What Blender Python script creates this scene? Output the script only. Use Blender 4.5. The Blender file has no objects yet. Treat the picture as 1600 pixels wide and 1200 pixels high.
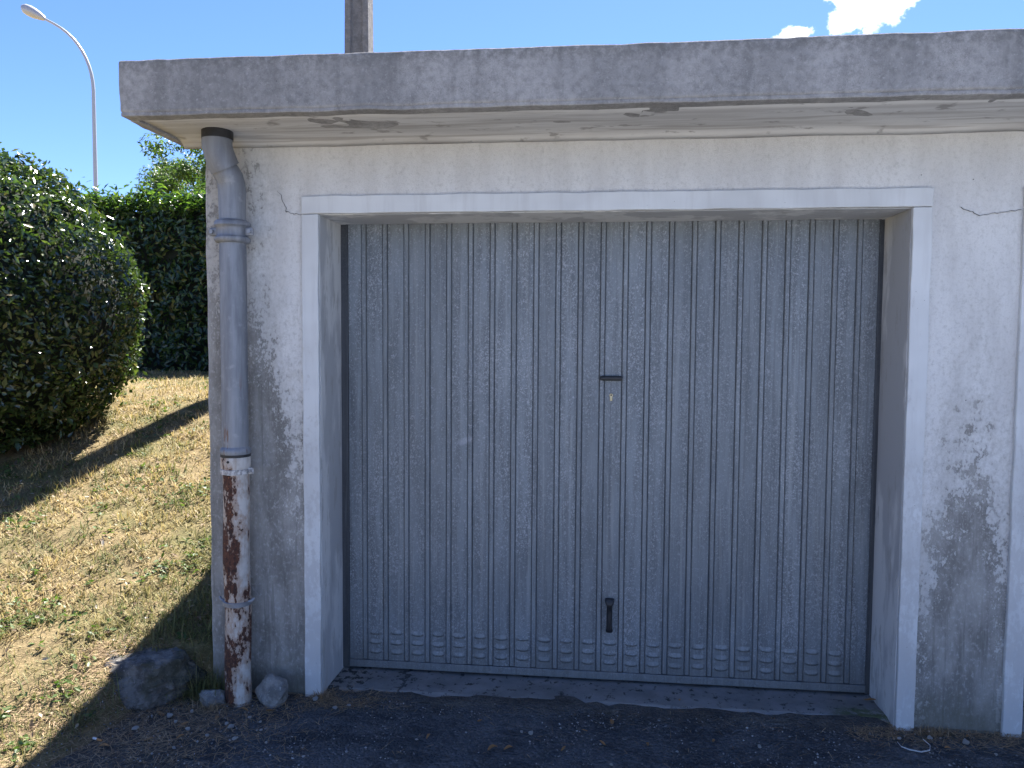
import bpy, bmesh, math, random
import numpy as np
from mathutils import Vector, noise as mnoise
R = math.radians
rng = np.random.default_rng(7)
random.seed(7)
scene = bpy.context.scene
col = scene.collection

# ---------------------------------------------------------------- camera
cam_d = bpy.data.cameras.new('camera'); cam = bpy.data.objects.new('camera', cam_d); col.objects.link(cam)
cam_d.sensor_width = 36; cam_d.lens = 1198.3 / 1600 * 36; cam_d.clip_start = 0.05; cam_d.clip_end = 3000
CAM = Vector((-0.0345, -3.1801, 1.5539)); YAW, PIT, ROL = 0.1053, -0.0551, 0.0065
fwd = Vector((-math.sin(YAW)*math.cos(PIT), math.cos(YAW)*math.cos(PIT), math.sin(PIT)))
rt = Vector((math.cos(YAW), math.sin(YAW), 0)); up = rt.cross(fwd)
rt2 = rt*math.cos(ROL) + up*math.sin(ROL); up2 = -rt*math.sin(ROL) + up*math.cos(ROL)
from mathutils import Matrix
cam.matrix_world = Matrix(((rt2.x, up2.x, -fwd.x, CAM.x), (rt2.y, up2.y, -fwd.y, CAM.y), (rt2.z, up2.z, -fwd.z, CAM.z), (0, 0, 0, 1)))
scene.camera = cam
scene.render.engine = 'CYCLES'
scene.render.resolution_x, scene.render.resolution_y = 1024, 768
scene.view_settings.view_transform = 'Standard'; scene.view_settings.look = 'None'
scene.view_settings.gamma = 1.0; scene.view_settings.exposure = 2.0
cy = scene.cycles; cy.max_bounces = 5; cy.diffuse_bounces = 3; cy.glossy_bounces = 2; cy.transmission_bounces = 3; cy.transparent_max_bounces = 4; cy.caustics_reflective = False; cy.caustics_refractive = False

# ---------------------------------------------------------------- sky and sun
SUN_EL = R(55); SUN_AZ = math.atan2(0.2, 0.98)            # azimuth measured from +Y towards +X
sun_dir = Vector((math.sin(SUN_AZ)*math.cos(SUN_EL), math.cos(SUN_AZ)*math.cos(SUN_EL), math.sin(SUN_EL)))
sd = bpy.data.lights.new('sun', 'SUN'); sd.energy = 5.0; sd.angle = R(0.53); sd.color = (1.0, 0.965, 0.915)
so = bpy.data.objects.new('sun', sd); col.objects.link(so); so.rotation_euler = (-sun_dir).to_track_quat('-Z', 'Y').to_euler()
so.location = (5, 20, 30)

class NT:
    """tiny node-tree helper"""
    def __init__(s, tree): s.t = tree; s.t.nodes.clear()
    def n(s, typ, ins=None, **kw):
        nd = s.t.nodes.new(typ)
        for k, v in kw.items(): setattr(nd, k, v)
        for k, v in (ins or {}).items(): s.put(nd.inputs[k], v)
        return nd
    def put(s, sock, v):
        if isinstance(v, bpy.types.NodeSocket): s.t.links.new(v, sock)
        elif isinstance(v, bpy.types.Node): s.t.links.new(v.outputs[0], sock)
        else: sock.default_value = v
    def m(s, op, a, b=0.0, c=0.0, clamp=False):
        nd = s.n('ShaderNodeMath', operation=op, use_clamp=clamp)
        s.put(nd.inputs[0], a); s.put(nd.inputs[1], b); s.put(nd.inputs[2], c); return nd.outputs[0]
    def vm(s, op, a, b=(0, 0, 0), out=0):
        nd = s.n('ShaderNodeVectorMath', operation=op); s.put(nd.inputs[0], a); s.put(nd.inputs[1], b); return nd.outputs[out]
    def noise(s, vec, scale, detail=4, rough=0.55, dist=0.0):
        return s.n('ShaderNodeTexNoise', {'Vector': vec, 'Scale': scale, 'Detail': detail, 'Roughness': rough, 'Distortion': dist}).outputs[0]
    def vor(s, vec, scale, feature='F1', rnd=1.0):
        return s.n('ShaderNodeTexVoronoi', {'Vector': vec, 'Scale': scale, 'Randomness': rnd}, feature=feature).outputs[0]
    def rng(s, v, a, b, c=0.0, d=1.0, smooth=True):
        nd = s.n('ShaderNodeMapRange', interpolation_type='SMOOTHSTEP' if smooth else 'LINEAR')
        for i, x in enumerate((v, a, b, c, d)): s.put(nd.inputs[i], x)
        return nd.outputs[0]
    def mix(s, f, a, b, mode='MIX'):
        nd = s.n('ShaderNodeMix', data_type='RGBA', blend_type=mode); s.put(nd.inputs[0], f)
        s.put(nd.inputs[6], a if not isinstance(a, tuple) else (*a, 1) if len(a) == 3 else a)
        s.put(nd.inputs[7], b if not isinstance(b, tuple) else (*b, 1) if len(b) == 3 else b)
        return nd.outputs[2]
    def scale(s, vec, sc): return s.vm('MULTIPLY', vec, sc)
    def bump(s, h, strength=0.3, dist=0.01, nrm=None):
        nd = s.n('ShaderNodeBump', {'Strength': strength, 'Distance': dist, 'Height': h})
        if nrm is not None: s.put(nd.inputs['Normal'], nrm)
        return nd.outputs[0]

w = bpy.data.worlds.new('World'); scene.world = w; w.use_nodes = True
N = NT(w.node_tree)
sky = N.n('ShaderNodeTexSky', sky_type='NISHITA', sun_disc=False, sun_elevation=SUN_EL, sun_rotation=SUN_AZ,
          altitude=50, air_density=0.8, dust_density=0.15, ozone_density=4.0)
dirv = N.n('ShaderNodeTexCoord').outputs['Generated']
cn = N.noise(dirv, 14, 9, 0.6); cn2 = N.noise(dirv, 45, 6, 0.6)
cmask = None
# cumulus scattered over the sky: direction, half width, half height
for (d, a, b) in [((0.285, 0.881, 0.386), .076, .056), ((0.226, 0.909, 0.348), .030, .014),
                  ((-0.75, 0.35, 0.55), .10, .06), ((0.85, -0.2, 0.45), .12, .07), ((-0.3, -0.85, 0.42), .14, .07), ((0.3, -0.7, 0.6), .10, .06), ((-0.9, -0.3, 0.3), .10, .05)]:
    dv = Vector(d).normalized()
    q = N.vm('SUBTRACT', dirv, tuple(dv)); q = N.scale(q, (1/a, 1/a, 1/b)); l = N.vm('LENGTH', q, out=1)
    v = N.m('SUBTRACT', 1.0, l); v = N.m('ADD', v, N.m('MULTIPLY', N.m('SUBTRACT', cn, 0.5), 2.6)); v = N.m('ADD', v, N.m('MULTIPLY', N.m('SUBTRACT', cn2, 0.5), 0.9))
    v = N.m('MULTIPLY', v, N.rng(l, 1.9, 1.3))
    cmask = v if cmask is None else N.m('MAXIMUM', cmask, v)
cm = N.rng(cmask, 0.12, 0.42)
hs = N.n('ShaderNodeHueSaturation', {'Saturation': 1.08, 'Value': 1.0, 'Color': N.mix(1.0, sky.outputs[0], (.82, .825, 1.0), 'MULTIPLY')})
cshade = N.mix(N.rng(cmask, 0.2, 1.2), (9, 9.2, 9.6), (12.5, 12.5, 12.5))
skc = N.mix(cm, hs.outputs[0], cshade)
bg = N.n('ShaderNodeBackground', {'Color': skc, 'Strength': 0.066})
N.n('ShaderNodeOutputWorld', {'Surface': bg.outputs[0]})

# ---------------------------------------------------------------- helpers
def tag(o, label=None, cat=None, group=None, kind=None):
    if label: o['label'] = label
    if cat: o['category'] = cat
    if group: o['group'] = group
    if kind: o['kind'] = kind
    return o
def wpos(o):
    p = Vector((0, 0, 0))
    while o is not None: p += o.location; o = o.parent
    return p
def link(name, me, parent=None, loc=None, rot=None, origin_world=False):
    """mesh in world coordinates unless loc is given (then mesh is local and loc is the world place)"""
    o = bpy.data.objects.new(name, me); col.objects.link(o)
    pw = wpos(parent) if parent else Vector((0, 0, 0))
    o.parent = parent
    o.location = (Vector(loc) if loc is not None else Vector((0, 0, 0))) - pw
    if rot is not None: o.rotation_euler = rot
    return o
def empty(name, loc, parent=None):
    o = bpy.data.objects.new(name, None); col.objects.link(o); o.empty_display_size = 0.1
    o.parent = parent; o.location = Vector(loc) - (wpos(parent) if parent else Vector((0, 0, 0))); return o
def mk(name, verts, faces, mat, smooth=False):
    me = bpy.data.meshes.new(name); me.from_pydata([tuple(v) for v in verts], [], [tuple(f) for f in faces])
    me.materials.append(mat); me.validate()
    bm = bmesh.new(); bm.from_mesh(me); bmesh.ops.recalc_face_normals(bm, faces=bm.faces); bm.to_mesh(me); bm.free()
    if smooth:
        me.polygons.foreach_set('use_smooth', np.ones(len(me.polygons), dtype=bool))
    return me
def mk_np(name, V, tris, mat, smooth=False):
    me = bpy.data.meshes.new(name); V = np.asarray(V, dtype=np.float32); T = np.asarray(tris, dtype=np.int32)
    me.vertices.add(len(V)); me.vertices.foreach_set('co', V.ravel())
    me.loops.add(T.size); me.loops.foreach_set('vertex_index', T.ravel())
    me.polygons.add(len(T)); me.polygons.foreach_set('loop_start', np.arange(0, T.size, 3, dtype=np.int32))
    me.update(calc_edges=True); me.materials.append(mat)
    if smooth: me.polygons.foreach_set('use_smooth', np.ones(len(T), dtype=bool))
    return me
def fbm(x, y, z, s, o=4):
    return mnoise.fractal(Vector((x*s, y*s, z*s)), 1.0, 2.0, o)
class MB:
    def __init__(s): s.v = []; s.f = []
    def add(s, v, f):
        k = len(s.v); s.v += [tuple(x) for x in v]; s.f += [tuple(i+k for i in q) for q in f]; return s
    def box(s, x0, x1, y0, y1, z0, z1):
        return s.add([(x0,y0,z0),(x1,y0,z0),(x1,y1,z0),(x0,y1,z0),(x0,y0,z1),(x1,y0,z1),(x1,y1,z1),(x0,y1,z1)],
                     [(0,3,2,1),(4,5,6,7),(0,1,5,4),(1,2,6,5),(2,3,7,6),(3,0,4,7)])
    def grid_box(s, x0, x1, y0, y1, z0, z1, step, jit=0.0, js=3.0, fn=None):
        """box with subdivided faces and a wandering surface, so long edges are not ruler straight"""
        nx, ny, nz = [max(1, int(round((b-a)/step))) for a, b in ((x0,x1),(y0,y1),(z0,z1))]
        idx = {}; vs = []; fs = []
        def vid(i, j, k):
            if (i,j,k) not in idx:
                x = x0+(x1-x0)*i/nx; y = y0+(y1-y0)*j/ny; z = z0+(z1-z0)*k/nz
                d = Vector((fbm(x,y,z,js), fbm(x+31,y,z,js), fbm(x,y+57,z,js)))*jit if jit else Vector((0,0,0))
                p = Vector((x,y,z))+d
                if fn: p = Vector(fn(p, x, y, z))
                idx[(i,j,k)] = len(vs); vs.append(tuple(p))
            return idx[(i,j,k)]
        for i in range(nx):
            for j in range(ny):
                for k in (0, nz): fs.append((vid(i,j,k),vid(i+1,j,k),vid(i+1,j+1,k),vid(i,j+1,k)))
            for k in range(nz):
                for j in (0, ny): fs.append((vid(i,j,k),vid(i+1,j,k),vid(i+1,j,k+1),vid(i,j,k+1)))
        for j in range(ny):
            for k in range(nz):
                for i in (0, nx): fs.append((vid(i,j,k),vid(i,j+1,k),vid(i,j+1,k+1),vid(i,j,k+1)))
        return s.add(vs, fs)
    def tube(s, path, rad, n=24, cap=True, wob=0.0):
        """swept circle; rad is one radius or one for each point"""
        P = [Vector(p) for p in path]; rs = rad if isinstance(rad, (list, tuple)) else [rad]*len(P)
        base = len(s.v); prev = None
        for i, p in enumerate(P):
            t = (P[min(i+1, len(P)-1)]-P[max(i-1, 0)]).normalized()
            if prev is None:
                a = t.orthogonal().normalized()
            else:
                a = (prev - t*prev.dot(t)).normalized()
            prev = a; b = t.cross(a)
            for k in range(n):
                th = 2*math.pi*k/n; r = rs[i]
                if wob: r *= 1+wob*fbm(p.x+math.cos(th), p.y+math.sin(th), p.z*3, 1.5)
                s.v.append(tuple(p+(a*math.cos(th)+b*math.sin(th))*r))
        for i in range(len(P)-1):
            for k in range(n):
                k2 = (k+1) % n; s.f.append((base+i*n+k, base+i*n+k2, base+(i+1)*n+k2, base+(i+1)*n+k))
        if cap:
            s.f.append(tuple(base+k for k in range(n))[::-1]); s.f.append(tuple(base+(len(P)-1)*n+k for k in range(n)))
        return s
    def build(s, name, mat, parent=None, smooth=False, loc=None, bevel=0.0, seg=2):
        o = link(name, mk(name, s.v, s.f, mat, smooth), parent, loc)
        if bevel:
            b = o.modifiers.new('edge', 'BEVEL'); b.width = bevel; b.segments = seg; b.limit_method = 'ANGLE'; b.angle_limit = R(40)
        if smooth:
            o.data.set_sharp_from_angle(angle=R(42))
        return o

# ---------------------------------------------------------------- materials
def material(name):
    m = bpy.data.materials.new(name); m.use_nodes = True; return m, NT(m.node_tree)
def finish(N, colr, rough=0.8, nrm=None, metal=0.0, spec=0.5, **kw):
    ins = {'Base Color': colr if not isinstance(colr, tuple) else (*colr, 1), 'Roughness': rough, 'Metallic': metal, 'Specular IOR Level': spec}
    if nrm is not None: ins['Normal'] = nrm
    ins.update(kw)
    b = N.n('ShaderNodeBsdfPrincipled', ins); N.n('ShaderNodeOutputMaterial', {'Surface': b.outputs[0]}); return b

def mat_wall():
    m, N = material('painted_render')
    P = N.n('ShaderNodeNewGeometry').outputs['Position']; X, Y, Z = N.n('ShaderNodeSeparateXYZ', {0: P}).outputs
    big = N.noise(P, 2.2, 3, .5); mid = N.noise(P, 11, 8, .68); fine = N.noise(N.scale(P, (1, 1, .7)), 70, 4, .65); grain = N.noise(P, 300, 2, .6)
    # flaking: grows towards the foot, with ragged islands
    foot = N.rng(Z, 0.45, 1.85, 0.34, -0.34, False)
    inl = N.rng(X, -1.20, -1.25)
    leftp = N.m('MULTIPLY', N.m('ADD', N.rng(X, -1.50, -1.29, 0.28, -0.02), N.m('MULTIPLY', N.rng(X, -1.58, -1.62), .12)), inl)
    rightp = N.m('MULTIPLY', N.rng(N.m('ABSOLUTE', N.m('SUBTRACT', X, 1.44)), 0.02, 0.17, 0.0, -0.26), N.rng(X, 1.1, 1.25))
    mid2 = N.noise(N.scale(P, (1, 1, .65)), 24, 6, .7)
    f = N.m('ADD', foot, N.m('MULTIPLY', N.m('SUBTRACT', mid, .5), .62)); f = N.m('ADD', f, N.m('MULTIPLY', N.m('SUBTRACT', big, .5), 0.45)); f = N.m('ADD', f, N.m('MULTIPLY', N.m('SUBTRACT', mid2, .5), 0.75))
    f = N.m('ADD', f, N.m('MULTIPLY', N.m('SUBTRACT', fine, .5), 0.8)); f = N.m('ADD', f, leftp); f = N.m('ADD', f, rightp)
    flake = N.rng(f, 0.0, 0.09); stain = N.rng(f, -.30, .04)
    dirty = N.noise(N.scale(P, (3, 3, .55)), 3, 5, .6)
    paint = N.mix(N.rng(dirty, .35, .7), (.68, .675, .66), (.57, .56, .545))
    paint = N.mix(N.m('MULTIPLY', N.rng(X, -1.56, -1.64), .6), paint, N.mix(N.rng(mid2, .4, .6), (.46, .43, .39), (.28, .26, .235)))
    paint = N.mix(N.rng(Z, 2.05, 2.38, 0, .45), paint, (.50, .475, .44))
    paint = N.mix(N.m('MULTIPLY', N.rng(fine, .52, .72), .35), paint, (.40, .39, .37))
    cem = N.mix(N.rng(N.noise(N.scale(P, (1, 1, .35)), 9, 6, .7), .35, .65), (.36, .35, .33), (.20, .193, .178)); cem = N.mix(N.m('MULTIPLY', N.rng(fine, .5, .68), .6), cem, (.47, .46, .45)); cem = N.mix(N.m('MULTIPLY', N.rng(N.noise(N.scale(P, (4, 1, .18)), 10, 5, .6), .55, .68), .5), cem, (.14, .135, .12))
    paint = N.mix(N.m('MULTIPLY', N.rng(N.noise(P, 42, 5, .75), .48, .70), .30), paint, (.34, .33, .31)); paint = N.mix(N.m('MULTIPLY', N.rng(N.noise(P, 130, 3, .7), .52, .70), .28), paint, (.38, .37, .35))
    paint = N.mix(N.m('MULTIPLY', stain, .45), paint, (.40, .39, .365))
    c = N.mix(flake, paint, cem)
    c = N.mix(N.m('MULTIPLY', N.rng(N.m('ADD', Z, N.m('MULTIPLY', N.m('SUBTRACT', mid, .5), .3)), 0.22, 0.03), .6), c, (.125, .12, .085))
    pit = N.rng(N.vor(P, 16), 0.045, 0.03); pit = N.m('MULTIPLY', pit, N.rng(N.noise(P, 4, 2), .56, .6))
    c = N.mix(N.m('MULTIPLY', pit, .8), c, (.12, .115, .11))
    h = N.m('ADD', N.m('MULTIPLY', grain, .5), N.m('MULTIPLY', mid, .7)); h = N.m('SUBTRACT', h, N.m('MULTIPLY', flake, .25)); h = N.m('SUBTRACT', h, pit)
    finish(N, c, .9, N.bump(h, .75, .006), spec=.25); return m

def mat_trim():
    m, N = material('white_trim')
    P = N.n('ShaderNodeNewGeometry').outputs['Position']; X, Y, Z = N.n('ShaderNodeSeparateXYZ', {0: P}).outputs
    mid = N.noise(N.scale(P, (1, 1, .45)), 14, 8, .7); fine = N.noise(N.scale(P, (1, 1, .6)), 55, 6, .7); big = N.noise(P, 2.5, 3)
    foot = N.rng(Z, 0.1, 1.9, .2, -.14, False)
    f = N.m('ADD', foot, N.m('MULTIPLY', N.m('SUBTRACT', mid, .5), .8)); f = N.m('ADD', f, N.m('MULTIPLY', N.m('SUBTRACT', fine, .5), 1.0)); f = N.m('ADD', f, N.m('MULTIPLY', N.m('SUBTRACT', big, .5), .4))
    flake = N.rng(f, 0.04, .16)
    c = N.mix(N.rng(big, .35, .7), (.64, .655, .655), (.52, .53, .53)); c = N.mix(N.m('MULTIPLY', flake, .5), c, (.46, .455, .45)); c = N.mix(N.m('MULTIPLY', N.rng(N.noise(N.scale(P, (1.5, 1, .12)), 16, 5, .65), .45, .72), .35), c, (.45, .445, .44))
    pit = N.m('MULTIPLY', N.rng(N.vor(P, 30), .06, .03), N.rng(N.noise(P, 6, 2), .55, .6))
    c = N.mix(pit, c, (.2, .19, .18))
    h = N.m('SUBTRACT', N.m('MULTIPLY', fine, .4), N.m('ADD', N.m('MULTIPLY', flake, .25), pit))
    finish(N, c, .8, N.bump(h, .35, .003), spec=.3); return m

def mat_reveal():
    m, N = material('reveal_render')
    P = N.n('ShaderNodeNewGeometry').outputs['Position']
    big = N.noise(N.scale(P, (1, 1, .3)), 4, 5, .6); mid = N.noise(N.scale(P, (1, 2, .5)), 12, 8, .7); fine = N.noise(P, 90, 4)
    c = N.mix(N.rng(big, .46, .54), (.62, .62, .61), (.44, .445, .45)); c = N.mix(N.m('MULTIPLY', N.rng(mid, .56, .62), .6), c, (.36, .35, .33))
    finish(N, c, .85, N.bump(N.m('ADD', mid, N.m('MULTIPLY', fine, .3)), .25, .004), spec=.3); return m

def mat_slab():
    m, N = material('weathered_concrete')
    P = N.n('ShaderNodeNewGeometry').outputs['Position']; X, Y, Z = N.n('ShaderNodeSeparateXYZ', {0: P}).outputs
    big = N.noise(N.scale(P, (1, 1, .5)), 3.5, 4, .6); mid = N.noise(P, 38, 7, .75); fine = N.noise(P, 120, 3, .6); st = N.noise(N.scale(P, (6, 1, .6)), 3, 4)
    c = N.mix(N.rng(big, .35, .65), (.37, .36, .35), (.26, .255, .25)); c = N.mix(N.m('MULTIPLY', N.rng(mid, .36, .74), .62), c, (.135, .132, .13))
    c = N.mix(N.m('MULTIPLY', N.rng(st, .5, .7), .35), c, (.15, .148, .145))
    c = N.mix(N.m('MULTIPLY', N.rng(N.noise(P, 55, 5, .7), .55, .66), .45), c, (.42, .41, .40))
    sp = N.m('MULTIPLY', N.rng(N.vor(N.vm('ADD', P, N.n('ShaderNodeTexNoise', {'Vector': P, 'Scale': 30.0}).outputs[1]), 38), .30, .16), N.rng(N.noise(P, 5, 3), .46, .58))
    c = N.mix(N.m('MULTIPLY', sp, .75), c, (.07, .07, .075))
    top = N.m('MULTIPLY', N.rng(Z, 2.535, 2.60), N.rng(mid, .3, .6)); c = N.mix(N.m('MULTIPLY', top, .45), c, (.105, .105, .1))
    h = N.m('ADD', N.m('MULTIPLY', mid, .8), N.m('MULTIPLY', fine, .35)); h = N.m('SUBTRACT', h, N.m('MULTIPLY', sp, .6))
    finish(N, c, .92, N.bump(h, .55, .006), spec=.2); return m

def mat_soffit():
    m, N = material('stained_soffit')
    P = N.n('ShaderNodeNewGeometry').outputs['Position']
    st = N.noise(N.scale(P, (.5, 5, 1)), 3, 6, .6); sp = N.noise(N.scale(P, (1, 2, 1)), 8, 4, .6); fine = N.noise(P, 100, 4)
    c = N.mix(N.rng(st, .38, .62), (.56, .555, .545), (.45, .44, .43)); c = N.mix(N.m('MULTIPLY', N.rng(sp, .60, .68), .7), c, (.22, .21, .20))
    c = N.mix(N.m('MULTIPLY', N.rng(N.noise(N.scale(P, (.3, 9, 1)), 4, 5), .55, .6), .4), c, (.24, .22, .2))
    finish(N, c, .9, N.bump(N.m('ADD', st, N.m('MULTIPLY', fine, .3)), .4, .006), spec=.2); return m

def mat_galv(name, base, spk, amt=1.0, metal=.35, rough=.48):
    """weathered galvanised sheet with pale spangle"""
    m, N = material(name)
    P = N.n('ShaderNodeNewGeometry').outputs['Position']; ri = N.n('ShaderNodeObjectInfo').outputs['Random']
    P2 = N.vm('ADD', P, N.n('ShaderNodeCombineXYZ', {'X': N.m('MULTIPLY', ri, 13.0)}).outputs[0])
    Z = N.n('ShaderNodeSeparateXYZ', {0: P}).outputs[2]
    streak = N.noise(N.scale(P2, (9, 9, .8)), 3, 5, .6); big = N.noise(P, 2.2, 4)
    sp1 = N.noise(P2, 85, 4, .7, 1.6); sp2 = N.noise(N.scale(P2, (1, 1, .6)), 150, 2, .5, .8)
    v = N.m('ADD', sp1, N.m('MULTIPLY', N.m('SUBTRACT', sp2, .5), .5)); v = N.m('ADD', v, N.m('MULTIPLY', N.m('SUBTRACT', streak, .5), .22)); v = N.m('ADD', v, N.m('MULTIPLY', N.m('SUBTRACT', big, .5), .25))
    k = N.m('MULTIPLY', N.rng(v, .49, .68), amt*.8)
    c = N.mix(N.rng(streak, .35, .65), tuple(b*1.18 for b in base), tuple(b*.74 for b in base)); c = N.mix(k, c, spk)
    c = N.mix(N.m('MULTIPLY', ri, .40), c, tuple(b*.72 for b in base))
    run = N.noise(N.scale(P, (26, 1, .55)), 2.2, 5, .65); c = N.mix(N.m('MULTIPLY', N.rng(run, .54, .70), .40), c, (.33, .345, .35)); c = N.mix(N.m('MULTIPLY', N.rng(N.noise(N.scale(P, (30, 1, .4)), 2.5, 4, .6), .56, .70), .40), c, (.10, .108, .115))
    c = N.mix(N.m('MULTIPLY', N.rng(N.m('ADD', Z, N.m('MULTIPLY', big, .25)), .36, .14), .45), c, (.15, .148, .14))
    # rubbed mark at waist height
    q = N.scale(N.vm('SUBTRACT', P, (-.615, .26, 1.10)), (1, 0, 1)); Xq, _, Zq = N.n('ShaderNodeSeparateXYZ', {0: q}).outputs
    dd = N.vm('LENGTH', N.n('ShaderNodeCombineXYZ', {'X': N.m('MULTIPLY', N.m('ADD', Xq, N.m('MULTIPLY', Zq, .8)), 20.0), 'Y': N.m('MULTIPLY', N.m('SUBTRACT', Zq, N.m('MULTIPLY', Xq, .5)), 48.0)}).outputs[0], out=1)
    c = N.mix(N.m('MULTIPLY', N.rng(N.m('ADD', dd, N.m('MULTIPLY', N.m('SUBTRACT', sp1, .5), 2.2)), 1.1, .5), .45), c, (.40, .42, .47))
    finish(N, c, N.m('ADD', rough, N.m('MULTIPLY', sp1, .18)), N.bump(N.m('ADD', N.noise(N.scale(P2, (2, 1, .6)), 3.5, 3), N.m('MULTIPLY', sp1, .05)), .5, .02), metal=metal, spec=.4); return m

def mat_zinc():
    m, N = material('old_zinc')
    P = N.n('ShaderNodeNewGeometry').outputs['Position']
    st = N.noise(N.scale(P, (8, 8, 1)), 3, 5, .6); mid = N.noise(P, 22, 6, .65); Z = N.n('ShaderNodeSeparateXYZ', {0: P}).outputs[2]
    c = N.mix(N.rng(st, .35, .65), (.27, .285, .31), (.175, .187, .21)); c = N.mix(N.m('MULTIPLY', N.rng(mid, .55, .7), .5), c, (.36, .37, .39))
    c = N.mix(N.m('MULTIPLY', N.m('MULTIPLY', N.rng(N.noise(N.scale(P, (9, 9, 1.2)), 4, 4), .62, .68), N.rng(Z, 1.45, 1.25)), .8), c, (.16, .075, .04))
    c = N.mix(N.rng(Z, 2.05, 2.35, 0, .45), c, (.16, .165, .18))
    finish(N, c, .55, N.bump(mid, .15, .004), metal=.3, spec=.4); return m

def mat_rust():
    m, N = material('rusted_painted_iron')
    P = N.n('ShaderNodeNewGeometry').outputs['Position']; X, Y, Z = N.n('ShaderNodeSeparateXYZ', {0: P}).outputs
    v = N.noise(N.scale(P, (1, 1, .5)), 17, 9, .66); f = N.noise(N.scale(P, (1, 1, .6)), 70, 5, .65); b = N.noise(P, 4, 3)
    s = N.m('ADD', v, N.m('MULTIPLY', N.m('SUBTRACT', f, .5), .28)); s = N.m('ADD', s, N.m('MULTIPLY', N.m('SUBTRACT', b, .5), .35))
    s = N.m('ADD', s, N.rng(X, -1.62, -1.46, .08, -.10, False)); s = N.m('ADD', s, N.m('MULTIPLY', N.rng(Z, .98, 1.02), -.12))
    fl = N.rng(s, .495, .535); halo = N.rng(s, .36, .51)
    paint = N.mix(N.rng(N.noise(P, 26, 5), .4, .7), (.56, .535, .50), (.43, .395, .355)); paint = N.mix(N.m('MULTIPLY', halo, .7), paint, (.33, .215, .145)); paint = N.mix(N.m('MULTIPLY', N.rng(N.noise(N.scale(P, (2, 2, .2)), 20, 5, .6), .5, .66), .4), paint, (.30, .22, .16))
    rust = N.mix(N.rng(f, .35, .65), (.12, .05, .03), (.045, .026, .022)); rust = N.mix(N.rng(N.noise(P, 120, 3), .6, .72), rust, (.24, .10, .045))
    c = N.mix(fl, paint, rust)
    finish(N, c, N.m('ADD', .55, N.m('MULTIPLY', fl, .35)), N.bump(N.m('SUBTRACT', N.m('MULTIPLY', f, .4), fl), .5, .003), spec=.35); return m

def mat_asphalt():
    m, N = material('old_asphalt')
    P = N.n('ShaderNodeNewGeometry').outputs['Position']; X, Y, Z = N.n('ShaderNodeSeparateXYZ', {0: P}).outputs
    vo = N.n('ShaderNodeTexVoronoi', {'Vector': P, 'Scale': 85.0}); st = vo.outputs[0]; big = N.noise(P, 3.2, 4, .6); mid = N.noise(P, 20, 5, .65)
    vr = N.n('ShaderNodeSeparateColor', {0: vo.outputs[1]}).outputs[0]
    c = N.mix(N.rng(big, .38, .62), (.105, .108, .112), (.062, .064, .068)); c = N.mix(N.m('MULTIPLY', N.rng(vr, .25, 1.0), .5), c, (.17, .17, .17))
    c = N.mix(N.m('MULTIPLY', N.rng(vr, .965, .98), .55), c, (.20, .195, .19))
    c = N.mix(N.m('MULTIPLY', N.rng(N.noise(N.scale(P, (.8, 1.6, 1)), 4.5, 5, .7), .50, .58), .6), c, (.04, .041, .044))
    dirt = N.m('ADD', N.rng(X, -1.25, -1.75), N.m('MULTIPLY', N.m('SUBTRACT', mid, .5), 1.5)); dirt = N.m('MULTIPLY', N.rng(dirt, .4, .7), N.rng(Y, -1.5, -.5))
    d2 = N.m('MULTIPLY', N.rng(N.m('ADD', Y, N.m('MULTIPLY', N.m('SUBTRACT', mid, .5), .25)), -.12, .0), .7); dirt = N.m('MAXIMUM', dirt, d2)
    c = N.mix(N.m('MULTIPLY', dirt, .8), c, N.mix(N.rng(mid, .4, .65), (.075, .062, .048), (.125, .105, .08)))
    h = N.m('SUBTRACT', N.m('MULTIPLY', mid, .8), st)
    finish(N, c, .9, N.bump(h, 1.0, .012), spec=.3); return m

def mat_threshold():
    m, N = material('threshold_cement')
    P = N.n('ShaderNodeNewGeometry').outputs['Position']; X, Y, Z = N.n('ShaderNodeSeparateXYZ', {0: P}).outputs
    big = N.noise(P, 5, 5, .6); mid = N.noise(P, 28, 7, .7)
    c = N.mix(N.rng(big, .35, .65), (.27, .265, .255), (.19, .188, .18)); c = N.mix(N.rng(N.m('ADD', mid, N.rng(X, -.95, -1.15, 0, .07)), .56, .63), c, (.055, .055, .05))
    ck = N.rng(N.m('ABSOLUTE', N.m('ADD', N.m('ADD', X, .875), N.m('MULTIPLY', N.m('SUBTRACT', N.noise(P, 18, 5, .7), .5), .16))), .016, .006); c = N.mix(N.m('MULTIPLY', ck, .85), c, (.05, .05, .048))
    edge = N.rng(N.m('ADD', Y, N.m('MULTIPLY', N.m('SUBTRACT', big, .5), .08)), .075, .045); c = N.mix(N.m('MULTIPLY', N.m('MULTIPLY', edge, N.rng(N.m('ADD', big, N.m('MULTIPLY', X, .06)), .42, .56)), .6), c, (.32, .32, .31))
    moss = N.m('MULTIPLY', N.rng(N.vm('LENGTH', N.scale(N.vm('SUBTRACT', P, (1.12, .07, 0)), (6, 12, 0)), out=1), 1.2, .4), N.rng(mid, .4, .5)); c = N.mix(N.m('MULTIPLY', moss, .8), c, (.075, .10, .03))
    finish(N, c, .92, N.bump(mid, .5, .006), spec=.25); return m

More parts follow.
